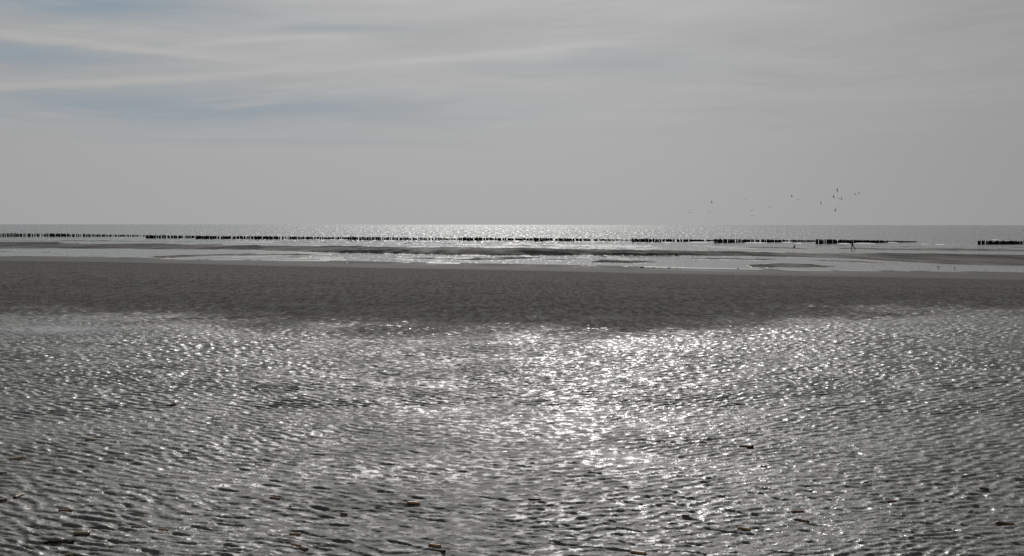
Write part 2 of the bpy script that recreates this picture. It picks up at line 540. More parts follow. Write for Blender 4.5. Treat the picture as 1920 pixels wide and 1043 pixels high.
rows = row_distances()
fine = np.linspace(R(-27), R(27), 1250)
side = np.concatenate([np.linspace(R(-179.9), R(-60), 30), np.linspace(R(-56), R(-28), 30)])
cols = np.concatenate([side, fine, -side[::-1]])
AA, DD = np.meshgrid(cols, rows)
X, Y = DD * np.sin(AA), DD * np.cos(AA)
Zs = np.full(X.shape, Z_TOP); WET = np.full(X.shape, 0.6); PUD = np.zeros(X.shape)
mask = np.abs(AA) < R(62)
z_, w_, p_, m_, l_ = beach(X[mask], Y[mask])
SCARPV = np.zeros(X.shape); PALE = np.ones(X.shape)
SCARPV[mask] = m_; PALE[mask] = l_
Zs[mask] = z_; WET[mask] = w_; PUD[mask] = p_
ab = np.abs(AA)
back = ~mask
Zs[back] = Z_TOP
blend = sstep(ab, R(45), R(62))
Zs = np.where(mask, Zs * (1 - blend) + np.clip(Z_TOP - 0.02 * np.maximum(Y - 19, 0), -0.1, Z_TOP) * blend, np.clip(Z_TOP - 0.02 * np.maximum(Y - 19, 0), -0.1, Z_TOP))
nr, nc = X.shape


def grid_mesh(name, X, Y, Z):
    nr, nc = X.shape
    me = bpy.data.meshes.new(name)
    co = np.empty((nr * nc, 3), np.float32)
    co[:, 0] = X.ravel(); co[:, 1] = Y.ravel(); co[:, 2] = Z.ravel()
    idx = np.arange(nr * nc, dtype=np.int32).reshape(nr, nc)
    q = np.stack([idx[:-1, :-1], idx[:-1, 1:], idx[1:, 1:], idx[1:, :-1]], -1).reshape(-1, 4)[:, ::-1]
    me.vertices.add(nr * nc)
    me.vertices.foreach_set('co', co.ravel())
    me.loops.add(q.size)
    me.loops.foreach_set('vertex_index', q.ravel())
    me.polygons.add(len(q))
    me.polygons.foreach_set('loop_start', np.arange(0, q.size, 4, dtype=np.int32))
    me.polygons.foreach_set('use_smooth', np.ones(len(q), bool))
    me.update()
    return me


sand_me = grid_mesh("beach_sand", X, Y, Zs)
for nm, arr in (("wet", WET), ("film", PUD), ("scarp_shade", SCARPV), ("pale", PALE)):
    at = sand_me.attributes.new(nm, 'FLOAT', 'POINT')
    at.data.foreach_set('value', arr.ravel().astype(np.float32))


def material(name):
    m = bpy.data.materials.new(name)
    m.use_nodes = True
    nn = Nodes(m.node_tree)
    b = m.node_tree.nodes['Principled BSDF']
    return m, nn, b


def sand_material():
    m, n, b = material("wet_sand")
    geo = n.new('ShaderNodeNewGeometry')
    pos = geo.outputs['Position']
    wet = n.new('ShaderNodeAttribute', attribute_name='wet').outputs['Fac']
    film = n.new('ShaderNodeAttribute', attribute_name='film').outputs['Fac']
    big = n.noise(pos, 0.35, 4, 0.55)
    fine = n.noise(pos, 60.0, 3, 0.6)
    mid = n.noise(pos, 7.0, 4, 0.6)
    c = n.mix(n.m('ADD', n.m('MULTIPLY', mid, 0.6), n.m('MULTIPLY', fine, 0.4)), (0.096, 0.096, 0.095, 1), (0.142, 0.141, 0.139, 1))
    pale = n.new('ShaderNodeAttribute', attribute_name='pale').outputs['Fac']
    scarp_shade = n.new('ShaderNodeAttribute', attribute_name='scarp_shade').outputs['Fac']
    sp_ = n.new('ShaderNodeVectorMath', operation='MULTIPLY')
    n.l.new(pos, sp_.inputs[0]); sp_.inputs[1].default_value = (7.0, 0.85, 1.0)
    lee_flecks = n.ramp(n.noise(sp_.outputs[0], 1.0, 5, 0.7), 0.44, 0.56)            # shaded ripple faces of the drained slope, painted as dark flecks
    c = n.mix(lee_flecks, c, n.mix(0.72, c, (0.034, 0.028, 0.028, 1)))
    c2_ = n.mix(n.m('ADD', n.m('MULTIPLY', mid, 0.6), n.m('MULTIPLY', fine, 0.4)), (0.085, 0.0845, 0.083, 1), (0.150, 0.149, 0.146, 1))
    c = n.mix(pale, c, c2_)
    c = n.mix(n.m('MULTIPLY', wet, 0.20), c, (0.060, 0.060, 0.059, 1))
    c = n.mix(scarp_shade, c, (0.012, 0.012, 0.012, 1))  # backlit shade of the scarp, put into the sand colour
    c = n.mix(n.m('MULTIPLY', film, 0.7), c, (0.035, 0.036, 0.036, 1))
    n.l.new(c, b.inputs['Base Color'])
    r0 = n.m('ADD', n.m('MULTIPLY', mid, 0.20), n.ramp(wet, 0.0, 1.0, 0.90, 0.48, False))
    glaze = n.m('MULTIPLY', n.ramp(n.noise(pos, 13.0, 3, 0.6), 0.47, 0.62), n.ramp(wet, 0.30, 0.95, 0.0, 1.0))      # patches still glazed with water
    r0 = n.m('SUBTRACT', r0, n.m('MULTIPLY', glaze, 0.38))
    r = n.m('ADD', n.m('MULTIPLY', r0, n.m('SUBTRACT', 1.0, film)), n.m('MULTIPLY', film, 0.06))
    n.l.new(r, b.inputs['Roughness'])
    b.inputs['IOR'].default_value = 1.33
    n.l.new(n.ramp(wet, 0.0, 1.0, 0.0, 0.90, False), b.inputs['Specular IOR Level'])
    bump = n.new('ShaderNodeBump')
    bump.inputs['Distance'].default_value = 0.010
    n.l.new(n.m('MULTIPLY', n.m('SUBTRACT', 1.0, film), 0.55), bump.inputs['Strength'])
    h = n.m('ADD', n.m('MULTIPLY', n.noise(pos, 35.0, 4, 0.6), 1.0), n.m('MULTIPLY', n.noise(pos, 150.0, 2, 0.5), 0.25))
    h = n.m('ADD', h, n.m('MULTIPLY', n.noise(pos, 13.0, 2, 0.5), 1.8))
    n.l.new(h, bump.inputs['Height'])
    n.l.new(bump.outputs[0], b.inputs['Normal'])
    return m


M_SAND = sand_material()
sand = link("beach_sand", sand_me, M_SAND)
tag(sand, kind='structure')


# ------------------------------------------------------------------ sea
def water_material():
    m, n, b = material("sea_water")
    geo = n.new('ShaderNodeNewGeometry')
    pos = geo.outputs['Position']
    s = n.new('ShaderNodeSeparateXYZ')
    n.l.new(pos, s.inputs[0])
    x, y = s.outputs[0], s.outputs[1]
    b.inputs['Base Color'].default_value = (0.020, 0.026, 0.028, 1)
    b.inputs['IOR'].default_value = 1.33
    b.inputs['Specular IOR Level'].default_value = 0.50
    # wind waves: choppy out at sea, small wavelets in the sheltered shallows
    open_sea = n.ramp(y, 255.0, 420.0)
    # cat's paws: roughened and slick flecks, growing larger in the deeper water offshore
    ly = n.m('LOGARITHM', n.m('MAXIMUM', y, 50.0), math.e)
    xs = n.m('MULTIPLY', x, n.m('DIVIDE', 420.0, n.m('MAXIMUM', y, 50.0)))
    paw = n.noise(n.xyz(n.m('MULTIPLY', xs, 0.85), n.m('MULTIPLY', ly, 17.0), 4.0), 1.0, 2, 0.6)
    fleck = n.ramp(paw, 0.54, 0.66)
    calm_r, rough_r = n.ramp(open_sea, 0.0, 1.0, 0.13, 0.13), n.ramp(open_sea, 0.0, 1.0, 0.22, 0.46)
    chop = n.ramp(n.noise(n.xyz(n.m('MULTIPLY', xs, 1.15), n.m('MULTIPLY', ly, 26.0), 8.0), 1.0, 1, 0.5), 0.64, 0.74)
    chop = n.m('MULTIPLY', chop, n.ramp(open_sea, 0.0, 1.0, 0.10, 0.38))
    n.l.new(n.m('ADD', chop, n.m('ADD', calm_r, n.m('MULTIPLY', fleck, n.m('SUBTRACT', rough_r, calm_r)))), b.inputs['Roughness'])
    w1 = n.noise(n.xyz(n.m('MULTIPLY', x, 1.0), n.m('MULTIPLY', y, 0.30), 0.0), 0.75, 4, 0.65)
    w2 = n.noise(n.xyz(x, n.m('MULTIPLY', y, 0.12), 5.0), 0.22, 3, 0.6)
    w3 = n.noise(n.xyz(x, n.m('MULTIPLY', y, 0.25), 9.0), 2.2, 3, 0.6)
    h = n.m('ADD', n.m('MULTIPLY', w1, n.m('ADD', 0.10, n.m('MULTIPLY', open_sea, 0.9))), n.m('MULTIPLY', n.m('MULTIPLY', w2, open_sea), 2.6))
    h = n.m('ADD', h, n.m('MULTIPLY', w3, 0.12))
    gust = n.ramp(n.noise(n.xyz(n.m('MULTIPLY', x, 0.035), n.m('MULTIPLY', y, 0.075), 2.0), 1.0, 3, 0.55), 0.46, 0.58)
    h = n.m('ADD', h, n.m('MULTIPLY', n.m('MULTIPLY', w1, gust), n.m('MULTIPLY', n.m('SUBTRACT', 1.0, open_sea), 0.28)))
    facet = n.noise(n.xyz(n.m('MULTIPLY', xs, 1.0), n.m('MULTIPLY', ly, 22.0), 12.0), 1.0, 1, 0.5)
    h = n.m('ADD', h, n.m('MULTIPLY', n.m('MULTIPLY', facet, open_sea), n.m('MULTIPLY', 0.8, n.m('MAXIMUM', 1.0, n.m('DIVIDE', y, 420.0)))))
    bump = n.new('ShaderNodeBump')
    bump.inputs['Distance'].default_value = 0.33
    bump.inputs['Strength'].default_value = 1.0
    n.l.new(h, bump.inputs['Height'])
    n.l.new(bump.outputs[0], b.inputs['Normal'])
    return m


M_WATER = water_material()
sd = np.concatenate([np.linspace(95, 600, 60), np.geomspace(640, 90000, 50)])
sa = np.linspace(R(-75), R(75), 61)
SA, SD = np.meshgrid(sa, sd)
sea = link("sea", grid_mesh("sea", SD * np.sin(SA), SD * np.cos(SA), np.zeros(SD.shape)), M_WATER)
tag(sea, kind='structure')


# ------------------------------------------------------------------ plain materials
def plain(name, a, b_col, scale, rough, spec=0.3, bump_d=0.0):
    m, n, b = material(name)
    tc_ = n.new('ShaderNodeTexCoord')
    f = n.noise(tc_.outputs['Object'], scale, 4, 0.6)
    n.l.new(n.mix(n.ramp(f, 0.35, 0.65), a + (1,), b_col + (1,)), b.inputs['Base Color'])
    b.inputs['Roughness'].default_value = rough
    b.inputs['Specular IOR Level'].default_value = spec
    if bump_d:
        bp = n.new('ShaderNodeBump')
        bp.inputs['Distance'].default_value = bump_d
        n.l.new(f, bp.inputs['Height'])
        n.l.new(bp.outputs[0], b.inputs['Normal'])
    return m


M_WOOD = plain("wet_timber", (0.024, 0.023, 0.026), (0.050, 0.047, 0.047), 6.0, 0.8, 0.15, 0.01)
M_FOAM = plain("sea_foam", (0.70, 0.71, 0.72), (0.85, 0.85, 0.85), 3.0, 0.7)
M_GULL = plain("gull_plumage", (0.035, 0.035, 0.037), (0.06, 0.06, 0.06), 5.0, 0.8, 0.1)
M_WADER = plain("dark_plumage", (0.03, 0.03, 0.03), (0.05, 0.05, 0.05), 5.0, 0.8, 0.1)
M_JACKET = plain("dark_jacket_cloth", (0.016, 0.017, 0.026), (0.026, 0.027, 0.038), 9.0, 0.9, 0.1)
M_TROUSER = plain("dark_trouser_cloth", (0.024, 0.024, 0.026), (0.034, 0.034, 0.036), 9.0, 0.9, 0.1)
M_SKIN = plain("skin", (0.30, 0.19, 0.14), (0.36, 0.23, 0.17), 9.0, 0.6, 0.3)
M_HAIR = plain("dark_hair", (0.015, 0.013, 0.012), (0.03, 0.026, 0.022), 12.0, 0.7, 0.2)
M_DOG = plain("dark_dog_coat", (0.012, 0.012, 0.014), (0.024, 0.024, 0.026), 14.0, 0.8, 0.1)
M_WEED = plain("wet_seaweed", (0.016, 0.013, 0.009), (0.055, 0.040, 0.022), 25.0, 0.45, 0.3, 0.004)
SHELL_M = {
    'brown': plain("amber_brown_shell", (0.26, 0.13, 0.050), (0.48, 0.28, 0.13), 40.0, 0.45, 0.4),
    'dark': plain("dark_brown_shell", (0.075, 0.046, 0.027), (0.17, 0.105, 0.055), 40.0, 0.5, 0.35),
    'tan': plain("grey_tan_shell", (0.22, 0.175, 0.11), (0.40, 0.34, 0.23), 40.0, 0.45, 0.4),
    'red': plain("reddish_brown_shell", (0.14, 0.055, 0.030), (0.27, 0.125, 0.070), 40.0, 0.5, 0.35),
    'white': plain("chalky_white_shell", (0.42, 0.40, 0.36), (0.62, 0.60, 0.56), 40.0, 0.5, 0.4),
}


def ground_point(px, py):
    """Where the sight line through a photograph position meets the sand."""
    d = ray(px, py)
    t = np.linspace(3.0, 420.0, 60000) / math.hypot(d[0], d[1])
    X_, Y_, Z_ = d[0] * t, d[1] * t, CAM[2] + d[2] * t
    g = np.maximum(base_height(X_, Y_), 0.0)
    i = int(np.argmax(Z_ <= g))
    x, y = X_[i], Y_[i]
    z = float(beach(np.array([x]), np.array([y]))[0][0])
    return float(x), float(y), z


# ------------------------------------------------------------------ groynes: rows of timber posts
def post_mesh(seed):
    r = random.Random(seed)
    bm = bmesh.new()
    rings = []
    n = 9
    lean = (r.uniform(-.04, .04), r.uniform(-.04, .04))
    prof = [(-1.2, 1.0), (0.0, 1.0), (0.25, 1.03), (0.55, 0.97), (0.85, 0.94), (0.97, 0.84), (1.0, 0.60)]
    for z, k in prof:
        ring = []
        for i in range(n):
            a = 2 * math.pi * i / n
            q = k * (1 + r.uniform(-.06, .06))
            zz = z + (r.uniform(-.03, .02) if z > 0.9 else 0)
            ring.append(bm.verts.new((math.cos(a) * q + lean[0] * z, math.sin(a) * q + lean[1] * z, zz)))
        rings.append(ring)
    for a, b in zip(rings, rings[1:]):
        for i in range(n):
            bm.faces.new((a[i], a[(i + 1) % n], b[(i + 1) % n], b[i]))
    bm.faces.new(rings[-1]); bm.faces.new(rings[0][::-1])
    return bm_mesh("post", bm)


POSTS = [post_mesh(40 + i) for i in range(5)]
GROYNES = [  # near end (x, top, foot), far end (x, top, foot), posts, chance of a gap, label
    ((-70, 437.0, 444.8), (128, 438.2, 443.4), 96, .10, "low dark timber groyne running in from the left edge of the view"),
    ((96, 437.9, 444.2), (284, 441.2, 443.6), 92, .12, "thin row of dark posts low in the water, second groyne from the left edge"),
    ((275, 440.4, 447.2), (405, 442.6, 446.6), 76, .20, "groyne of tall dark posts standing where the thin left row ends"),
    ((368, 441.8, 448.4), (520, 443.2, 447.8), 80, .22, "broken row of dark groyne posts at the left border of the sun glitter"),
    ((478, 442.6, 448.8), (668, 445.0, 448.4), 100, .18, "long dark row of close groyne posts in the left half of the sun glitter"),
    ((654, 443.4, 450.4), (876, 447.0, 450.0), 100, .24, "ragged row of groyne posts ending in thin stubs in the middle of the sun glitter"),
    ((862, 444.6, 451.6), (1012, 447.0, 450.8), 78, .24, "gappy groyne beginning with a solid block of posts in the brightest glitter"),
    ((1001, 445.6, 452.6), (1186, 449.2, 451.2), 96, .20, "groyne tapering to thin low stubs just right of the brightest glitter"),
    ((1186, 446.8, 454.0), (1350, 450.0, 452.6), 88, .18, "groyne opening with loose spaced posts right of the brightest glitter"),
    ((1340, 447.8, 455.6), (1534, 450.6, 453.2), 100, .12, "groyne with a solid dark block of posts standing beyond the dark dog"),
    ((1530, 448.8, 457.2), (1718, 452.6, 454.2), 100, .05, "dense dark groyne behind the walking person, tapering away to the right"),
    ((1834, 451.4, 458.4), (2010, 453.2, 457.4), 92, .0, "short black groyne beyond the gap, running out at the right edge"),
]
rnd = random.Random(5)
for gi, (p0, p1, n, gap, label) in enumerate(GROYNES):
    a = flat_point(p0[0], p0[2]); b = flat_point(p1[0], p1[2])
    da, db = math.hypot(a[0], a[1]), math.hypot(b[0], b[1])
    root = bpy.data.objects.new("groyne", None)
    col.objects.link(root)
    root.location = (a[0], a[1], 0.0)
    tag(root, label, "groyne", "timber groynes along the tide line")
    loose = 9 if gi in (8, 11) else 4
    for i in range(n):
        t = i / (n - 1)
        if i > loose and rnd.random() < gap * (0.2 + 0.7 * math.sin(i * 0.7 + gi) ** 2):
            continue
        # the first posts stand apart, the rest close up
        u = t + rnd.uniform(-.25, .25) / n
        if gi in (8, 11, 10):
            u = t * (1 - t) * 0.0 + t ** 0.97
        x, y = a[0] + (b[0] - a[0]) * u, a[1] + (b[1] - a[1]) * u
        dist = math.hypot(x, y)
        top = (p0[2] - p0[1]) * (1 - t) + (p1[2] - p1[1]) * t
        hgt = max(0.14, top / F0 * dist * rnd.uniform(.76, 1.02))
        rad = rnd.uniform(.15, .21) * (1.25 if gi >= 10 and i > 8 else 1.0)
        o = link("post", POSTS[rnd.randrange(5)], M_WOOD, root)
        o.location = (x - a[0] + rnd.uniform(-.1, .1), y - a[1] + rnd.uniform(-.5, .5), 0.0)
        o.scale = (rad, rad, hgt)
        o.rotation_euler = (0, rnd.uniform(-.02, .02), rnd.uniform(0, 6.28))

# ------------------------------------------------------------------ little breakers along the tide line
SURF = [(1017, 1050, 452.8, 1.0), (1090, 1122, 454.2, 1.0), (1150, 1165, 454.0, .8), (1242, 1262, 454.8, 1.1), (1290, 1332, 454.6, 1.3), (1395, 1438, 455.8, 1.5),
        (1467, 1487, 454.6, 1.1), (1490, 1504, 456.6, 1.0), (1572, 1596, 457.4, 1.4), (1600, 1642, 457.0, 1.4), (1648, 1684, 455.0, 1.2), (1728, 1742, 458.0, .8), (1755, 1772, 458.8, .8),
        (905, 935, 451.6, .8), (960, 975, 452.2, .8), (720, 745, 451.0, .7), (840, 868, 451.8, .8), (600, 612, 450.4, .6), (440, 452, 449.3, .5), (224, 232, 446.5, .6), (1860, 1874, 450.2, 1.2)]
bm = bmesh.new()
rnd = random.Random(8)
for x0, x1, py, h in SURF:
    A, B = flat_point(x0, py), flat_point(x1, py + .15)
    n = max(8, int((x1 - x0) * 1.2))
    prev = None
    for i in range(n + 1):
        t = i / n
        c = A + (B - A) * t
        e = (math.sin(math.pi * t) ** .5) * (0.55 + 0.45 * abs(math.sin(3.1 * i * .37 + x0))) * rnd.uniform(.75, 1.1)
        hh = 0.17 * h * e + .004
        c[1] += rnd.uniform(-.5, .5)
        sec = [(-.9, -.02), (-.5, .35), (-.15, .9), (.1, 1.0), (.5, .55), (1.3, -.02)]
        ring = [bm.verts.new((c[0], c[1] + q * (.7 + e), hh * k if k > 0 else -.02)) for q, k in sec]
        if prev:
            for j in range(len(sec) - 1):
                bm.faces.new((prev[j], prev[j + 1], ring[j + 1], ring[j]))
        prev = ring
surf = link("surf", bm_mesh("surf", bm), M_FOAM)
tag(surf, kind='stuff')


# ------------------------------------------------------------------ figures grown from a skeleton
def skin_mesh(name, joints, bones, root=0, levels=1):
    me = bpy.data.meshes.new(name + "_cage")
    me.from_pydata([j[0] for j in joints], bones, [])
    o = bpy.data.objects.new(name + "_cage", me)
    col.objects.link(o)
    o.modifiers.new("skin", 'SKIN').use_smooth_shade = True
    for i, j in enumerate(joints):
        v = me.skin_vertices[0].data[i]
        rr = j[1]
        v.radius = rr if isinstance(rr, tuple) else (rr, rr)
        v.use_root = i == root
    o.modifiers.new("sub", 'SUBSURF').levels = levels
    dg = bpy.context.evaluated_depsgraph_get()
    out = bpy.data.meshes.new_from_object(o.evaluated_get(dg))
    bpy.data.objects.remove(o); bpy.data.meshes.remove(me)
    out.name = name
    out.polygons.foreach_set('use_smooth', [True] * len(out.polygons))
    out.materials.clear()
    return out


def limb(J, B, start, pts):
    k = start
    for p, r in pts:
        J.append((p, r)); B.append((k, len(J) - 1)); k = len(J) - 1
    return k


# the walking person, seen from the side, stepping to the right (+x)
J = [((0, 0, .95), (.13, .16))]; B = []
sp_ = limb(J, B, 0, [((-.01, 0, 1.10), (.115, .15)), ((.0, 0, 1.27), (.125, .17)), ((.02, 0, 1.40), (.115, .165))])
nk = limb(J, B, sp_, [((.035, 0, 1.50), .062), ((.05, 0, 1.57), .062), ((.06, 0, 1.66), (.098, .080)), ((.055, 0, 1.74), (.085, .072))])
limb(J, B, nk - 1, [((.145, 0, 1.645), .022)])                                   # nose
limb(J, B, nk - 1, [((.05, .080, 1.655), .018)]); limb(J, B, nk - 1, [((.05, -.080, 1.655), .018)])   # ears
limb(J, B, 0, [((-.02, .10, .86), .092), ((-.05, .10, .49), .062), ((-.10, .10, .28), .058), ((-.14, .10, .09), .046), ((-.05, .10, .045), .042), ((.07, .10, .03), .032)])
limb(J, B, 0, [((.03, -.10, .86), .092), ((.27, -.10, .54), .062), ((.36, -.10, .33), .056), ((.45, -.10, .14), .044), ((.53, -.10, .12), .040), ((.62, -.10, .13), .030)])
for sy, fw in ((.19, .16), (-.19, -.12)):
    w = limb(J, B, sp_, [((.02, sy, 1.40), .072), ((.0 + fw * .2, sy * 1.18, 1.13), .050), ((.04 + fw * .9, sy * 1.2, .91), .036), ((.05 + fw * 1.0, sy * 1.2, .85), (.030, .018))])
    bx, by, bz = .05 + fw, sy * 1.2, .85
    for k, (off, ln) in enumerate(((.030, .070), (.010, .082), (-.010, .076), (-.028, .058))):
        limb(J, B, w, [((bx + off, by, bz - .035), .0095), ((bx + off + .006, by * .985, bz - .035 - ln * .55), .0085), ((bx + off + .016, by * .96, bz - .03 - ln), .007)])
    limb(J, B, w, [((bx + .035, by * .95, bz - .01), .011), ((bx + .055, by * .90, bz - .045), .009)])
person_me = skin_mesh("person", J, B)
for m in (M_JACKET, M_TROUSER, M_SKIN):
    person_me.materials.append(m)
for p in person_me.polygons:
    c = p.center
    hand = c.z < .875 and abs(c.y) > .17 and c.z > .65
    p.material_index = 2 if (c.z > 1.515 or hand) else (0 if c.z > .83 else 1)
px_, py_, pz_ = 1598.0, 469.6, 0.0
pp = flat_point(px_, py_)
person = link("person", person_me)
person.location = (pp[0], pp[1], max(-.03, float(beach(np.array([pp[0]]), np.array([pp[1]]))[0][0])))
person.scale = (1.12, 1.12, 1.03)
tag(person, "person in a dark jacket and trousers striding along the wet flats before the groyne", "person")
bm = bmesh.new()
bmesh.ops.create_uvsphere(bm, u_segments=16, v_segments=10, radius=1.0)
for v in bm.verts:
    x, y, z = v.co
    k = 1.0 if z > -.1 else 1.0 - .25 * (-z)
    if x > .35 and z < .45:
        k *= .80                                    # clear of the face
    v.co = (.048 + x * .108 * k, y * .090 * k, 1.695 + z * .098 - (.05 if x < -.2 and z < 0 else 0))
link("hair", bm_mesh("hair", bm), M_HAIR, person)

# the sitting dog
J = [((-.14, 0, .15), (.125, .14))]; B = []
b1 = limb(J, B, 0, [((-.07, 0, .30), (.125, .13)), ((.03, 0, .44), (.115, .12)), ((.07, 0, .54), .085), ((.09, 0, .63), .075), ((.12, 0, .70), .078), ((.19, 0, .69), .050), ((.26, 0, .675), .034)])
for sy in (-1, 1):
    limb(J, B, b1 - 2, [((.10, sy * .055, .765), .026), ((.085, sy * .07, .80), .010)])
    limb(J, B, 2, [((.09, sy * .075, .36), .050), ((.10, sy * .075, .20), .034), ((.105, sy * .075, .05), .028), ((.155, sy * .075, .025), .026)])
    limb(J, B, 0, [((-.06, sy * .115, .19), .080), ((.04, sy * .135, .17), .050), ((-.07, sy * .135, .055), .034), ((.03, sy * .135, .025), .028)])
limb(J, B, 0, [((-.27, 0, .07), .034), ((-.38, .03, .035), .026), ((-.47, .07, .03), .014)])
dp = flat_point(1489.3, 466.0)
dog = link("dog", skin_mesh("dog", J, B), M_DOG)
dog.location = (dp[0], dp[1], max(-.02, float(beach(np.array([dp[0]]), np.array([dp[1]]))[0][0])))
dog.rotation_euler = (0, 0, R(-10))
tag(dog, "dark dog sitting upright on the wet flats left of the walking person", "dog")


# ------------------------------------------------------------------ birds
def flying_gull(inner, outer, sweep):
    bm = bmesh.new()
    n = 8
    rings = []
    for x, r, z in ((-.24, .012, .012), (-.17, .030, .008), (-.08, .056, 0), (.04, .064, -.004), (.13, .046, .004), (.18, .036, .014), (.215, .028, .016), (.24, .010, .012), (.275, .004, .006)):
        rings.append([bm.verts.new((x, math.cos(2 * math.pi * i / n) * r * (1.5 if x < -.2 else 1), math.sin(2 * math.pi * i / n) * r * .9 + z)) for i in range(n)])
    for a, b in zip(rings, rings[1:]):
        for i in range(n):
            bm.faces.new((a[i], a[(i + 1) % n], b[(i + 1) % n], b[i]))
    bm.faces.new(rings[0][::-1]); bm.faces.new(rings[-1])
    for sy in (-1, 1):
        y, z, x = .03, .025, .06
        prev = None
        for k, (seg, chord, th) in enumerate(((0, .15, .022), (.10, .155, .020), (.11, .15, .016), (.12, .125, .012), (.12, .09, .008), (.12, .03, .004))):
            ang = inner if k <= 2 else outer
            y += seg * math.cos(ang); z += seg * math.sin(ang); x += seg * (.10 if k <= 2 else -sweep)
            ring = [bm.verts.new((x + q * chord, sy * y, z + w * th)) for q, w in ((.35, 0), (.1, .7), (-.3, .3), (-.65, 0), (-.3, -.2), (.1, -.4))]
            if prev:
                for i in range(6):
                    f = (prev[i], prev[(i + 1) % 6], ring[(i + 1) % 6], ring[i])
                    bm.faces.new(f if sy > 0 else f[::-1])
            else:
                bm.faces.new(ring)
            prev = ring
        bm.faces.new(prev)
    return bm_mesh("gull", bm)


GULLS = {'arch': flying_gull(.35, -.35, .3), 'up': flying_gull(.75, .55, .25), 'flat': flying_gull(.12, -.05, .35), 'down': flying_gull(-.25, -.7, .3)}
FLOCK = [  # x, y, pose, heading, bank, distance, label
    (1293.5, 398.5, 'up', 70, 50, 330, "gull banking steeply, lowest at the far left of the flock"),
    (1300.3, 393.3, 'flat', 100, 5, 520, "very faint small gull just above the leftmost bird of the flock"),
    (1334.4, 380.0, 'up', 40, 25, 340, "gull with raised wings, higher one of two near the flock's left end"),
    (1330.3, 399.0, 'up', 95, 12, 360, "gull with wings in a shallow V, lower one of two near the flock's left end"),
    (1397.0, 373.4, 'arch', 90, 0, 330, "gull with arched wings, flying alone high in the left part of the flock"),
    (1409.4, 395.0, 'flat', 85, -28, 300, "gull with wings slanting down to the right, upper one of the low pair"),
    (1410.9, 404.7, 'arch', 85, -12, 330, "gull nearest the horizon, lower one of the low pair in the flock"),
    (1444.6, 389.1, 'arch', 80, -25, 330, "single gull with drooped right wing midway between the low pair and the right group"),
    (1484.5, 368.7, 'up', 20, 30, 300, "small dark gull, upper left one of the two birds in the flock's middle"),
    (1497.0, 375.1, 'arch', 90, -5, 280, "dark gull with broad arched wings, lower right one of the two in the flock's middle"),
    (1518.5, 377.5, 'flat', 60, -10, 400, "pale small gull left of the right group, slightly higher than its dark neighbour"),
    (1539.0, 382.4, 'up', 20, 35, 290, "dark gull seen edge on, just left below the right group"),
    (1569.0, 357.4, 'up', 10, 75, 290, "topmost gull of the whole flock, banking on edge"),
    (1562.4, 369.6, 'up', 10, 78, 300, "gull banking on edge, directly below the topmost bird"),
    (1573.0, 372.7, 'flat', 30, 20, 340, "small gull, left one of the tight pair in the middle of the right group"),
    (1577.6, 373.8, 'up', 25, 40, 300, "dark gull, right one of the tight pair in the middle of the right group"),
    (1572.0, 389.1, 'flat', 80, 8, 400, "small pale gull below the tight pair of the right group"),
    (1565.6, 395.2, 'up', 15, 62, 290, "dark gull lowest in the right group"),
    (1590.4, 383.5, 'flat', 95, 3, 540, "very faint gull, a thin dash low at the right of the right group"),
    (1595.0, 371.8, 'flat', 70, 6, 520, "very faint gull left below the last two birds at the right end"),
    (1603.5, 365.5, 'up', 30, 25, 320, "gull second from the right end of the flock"),
    (1610.0, 363.1, 'up', 40, 30, 320, "rightmost gull of the flock"),
]
for px, py, pose, head, bank, dist, label in FLOCK:
    d = ray(px, py)
    t = dist / math.hypot(d[0], d[1])
    o = link("gull", GULLS[pose], M_GULL)
    o.location = CAM + d * t
    o.rotation_euler = Matrix.Rotation(R(head), 4, 'Z') .to_3x3().to_4x4().to_euler()
    o.rotation_euler = (Matrix.Rotation(R(head), 3, 'Z') @ Matrix.Rotation(R(bank), 3, 'X')).to_euler()
    o.scale = (1.4 if px < 1460 else 1.05,) * 3
    tag(o, label, "gull", "gulls flying in a loose flock")


def standing_bird():
    J = [((0, 0, .19), (.055, .06))]; B = []
    limb(J, B, 0, [((-.09, 0, .185), .042), ((-.18, 0, .175), (.012, .022))])
    h = limb(J, B, 0, [((.07, 0, .215), .046), ((.10, 0, .27), .028), ((.115, 0, .315), .033)])
    limb(J, B, h, [((.155, 0, .31), .012), ((.20, 0, .30), .005)])
    for sy in (-1, 1):
        limb(J, B, 0, [((.0, sy * .028, .13), .016), ((-.01, sy * .028, .07), .008), ((.0, sy * .028, .012), .007), ((.045, sy * .028, .006), .007)])
    return skin_mesh("gull", J, B)


sb = standing_bird()
for px, py, yaw, sc_, label in ((1759.5, 503.8, 160, .95, "dark gull standing on the shiny flat at the pool edge, left one of two"),
                                (1790.0, 505.3, 95, .85, "small dark gull standing at the pool edge, right one of two"),
                                (1329.5, 470.2, 80, 1.15, "lone gull standing on the far sand bar well left of the dog")):
    p = flat_point(px, py)
    o = link("gull", sb, M_WADER)
    o.location = (p[0], p[1], max(-.02, float(beach(np.array([p[0]]), np.array([p[1]]))[0][0])))
    o.rotation_euler = (0, 0, R(yaw)); o.scale = (sc_,) * 3
    tag(o, label, "gull", "gulls standing on the flats")


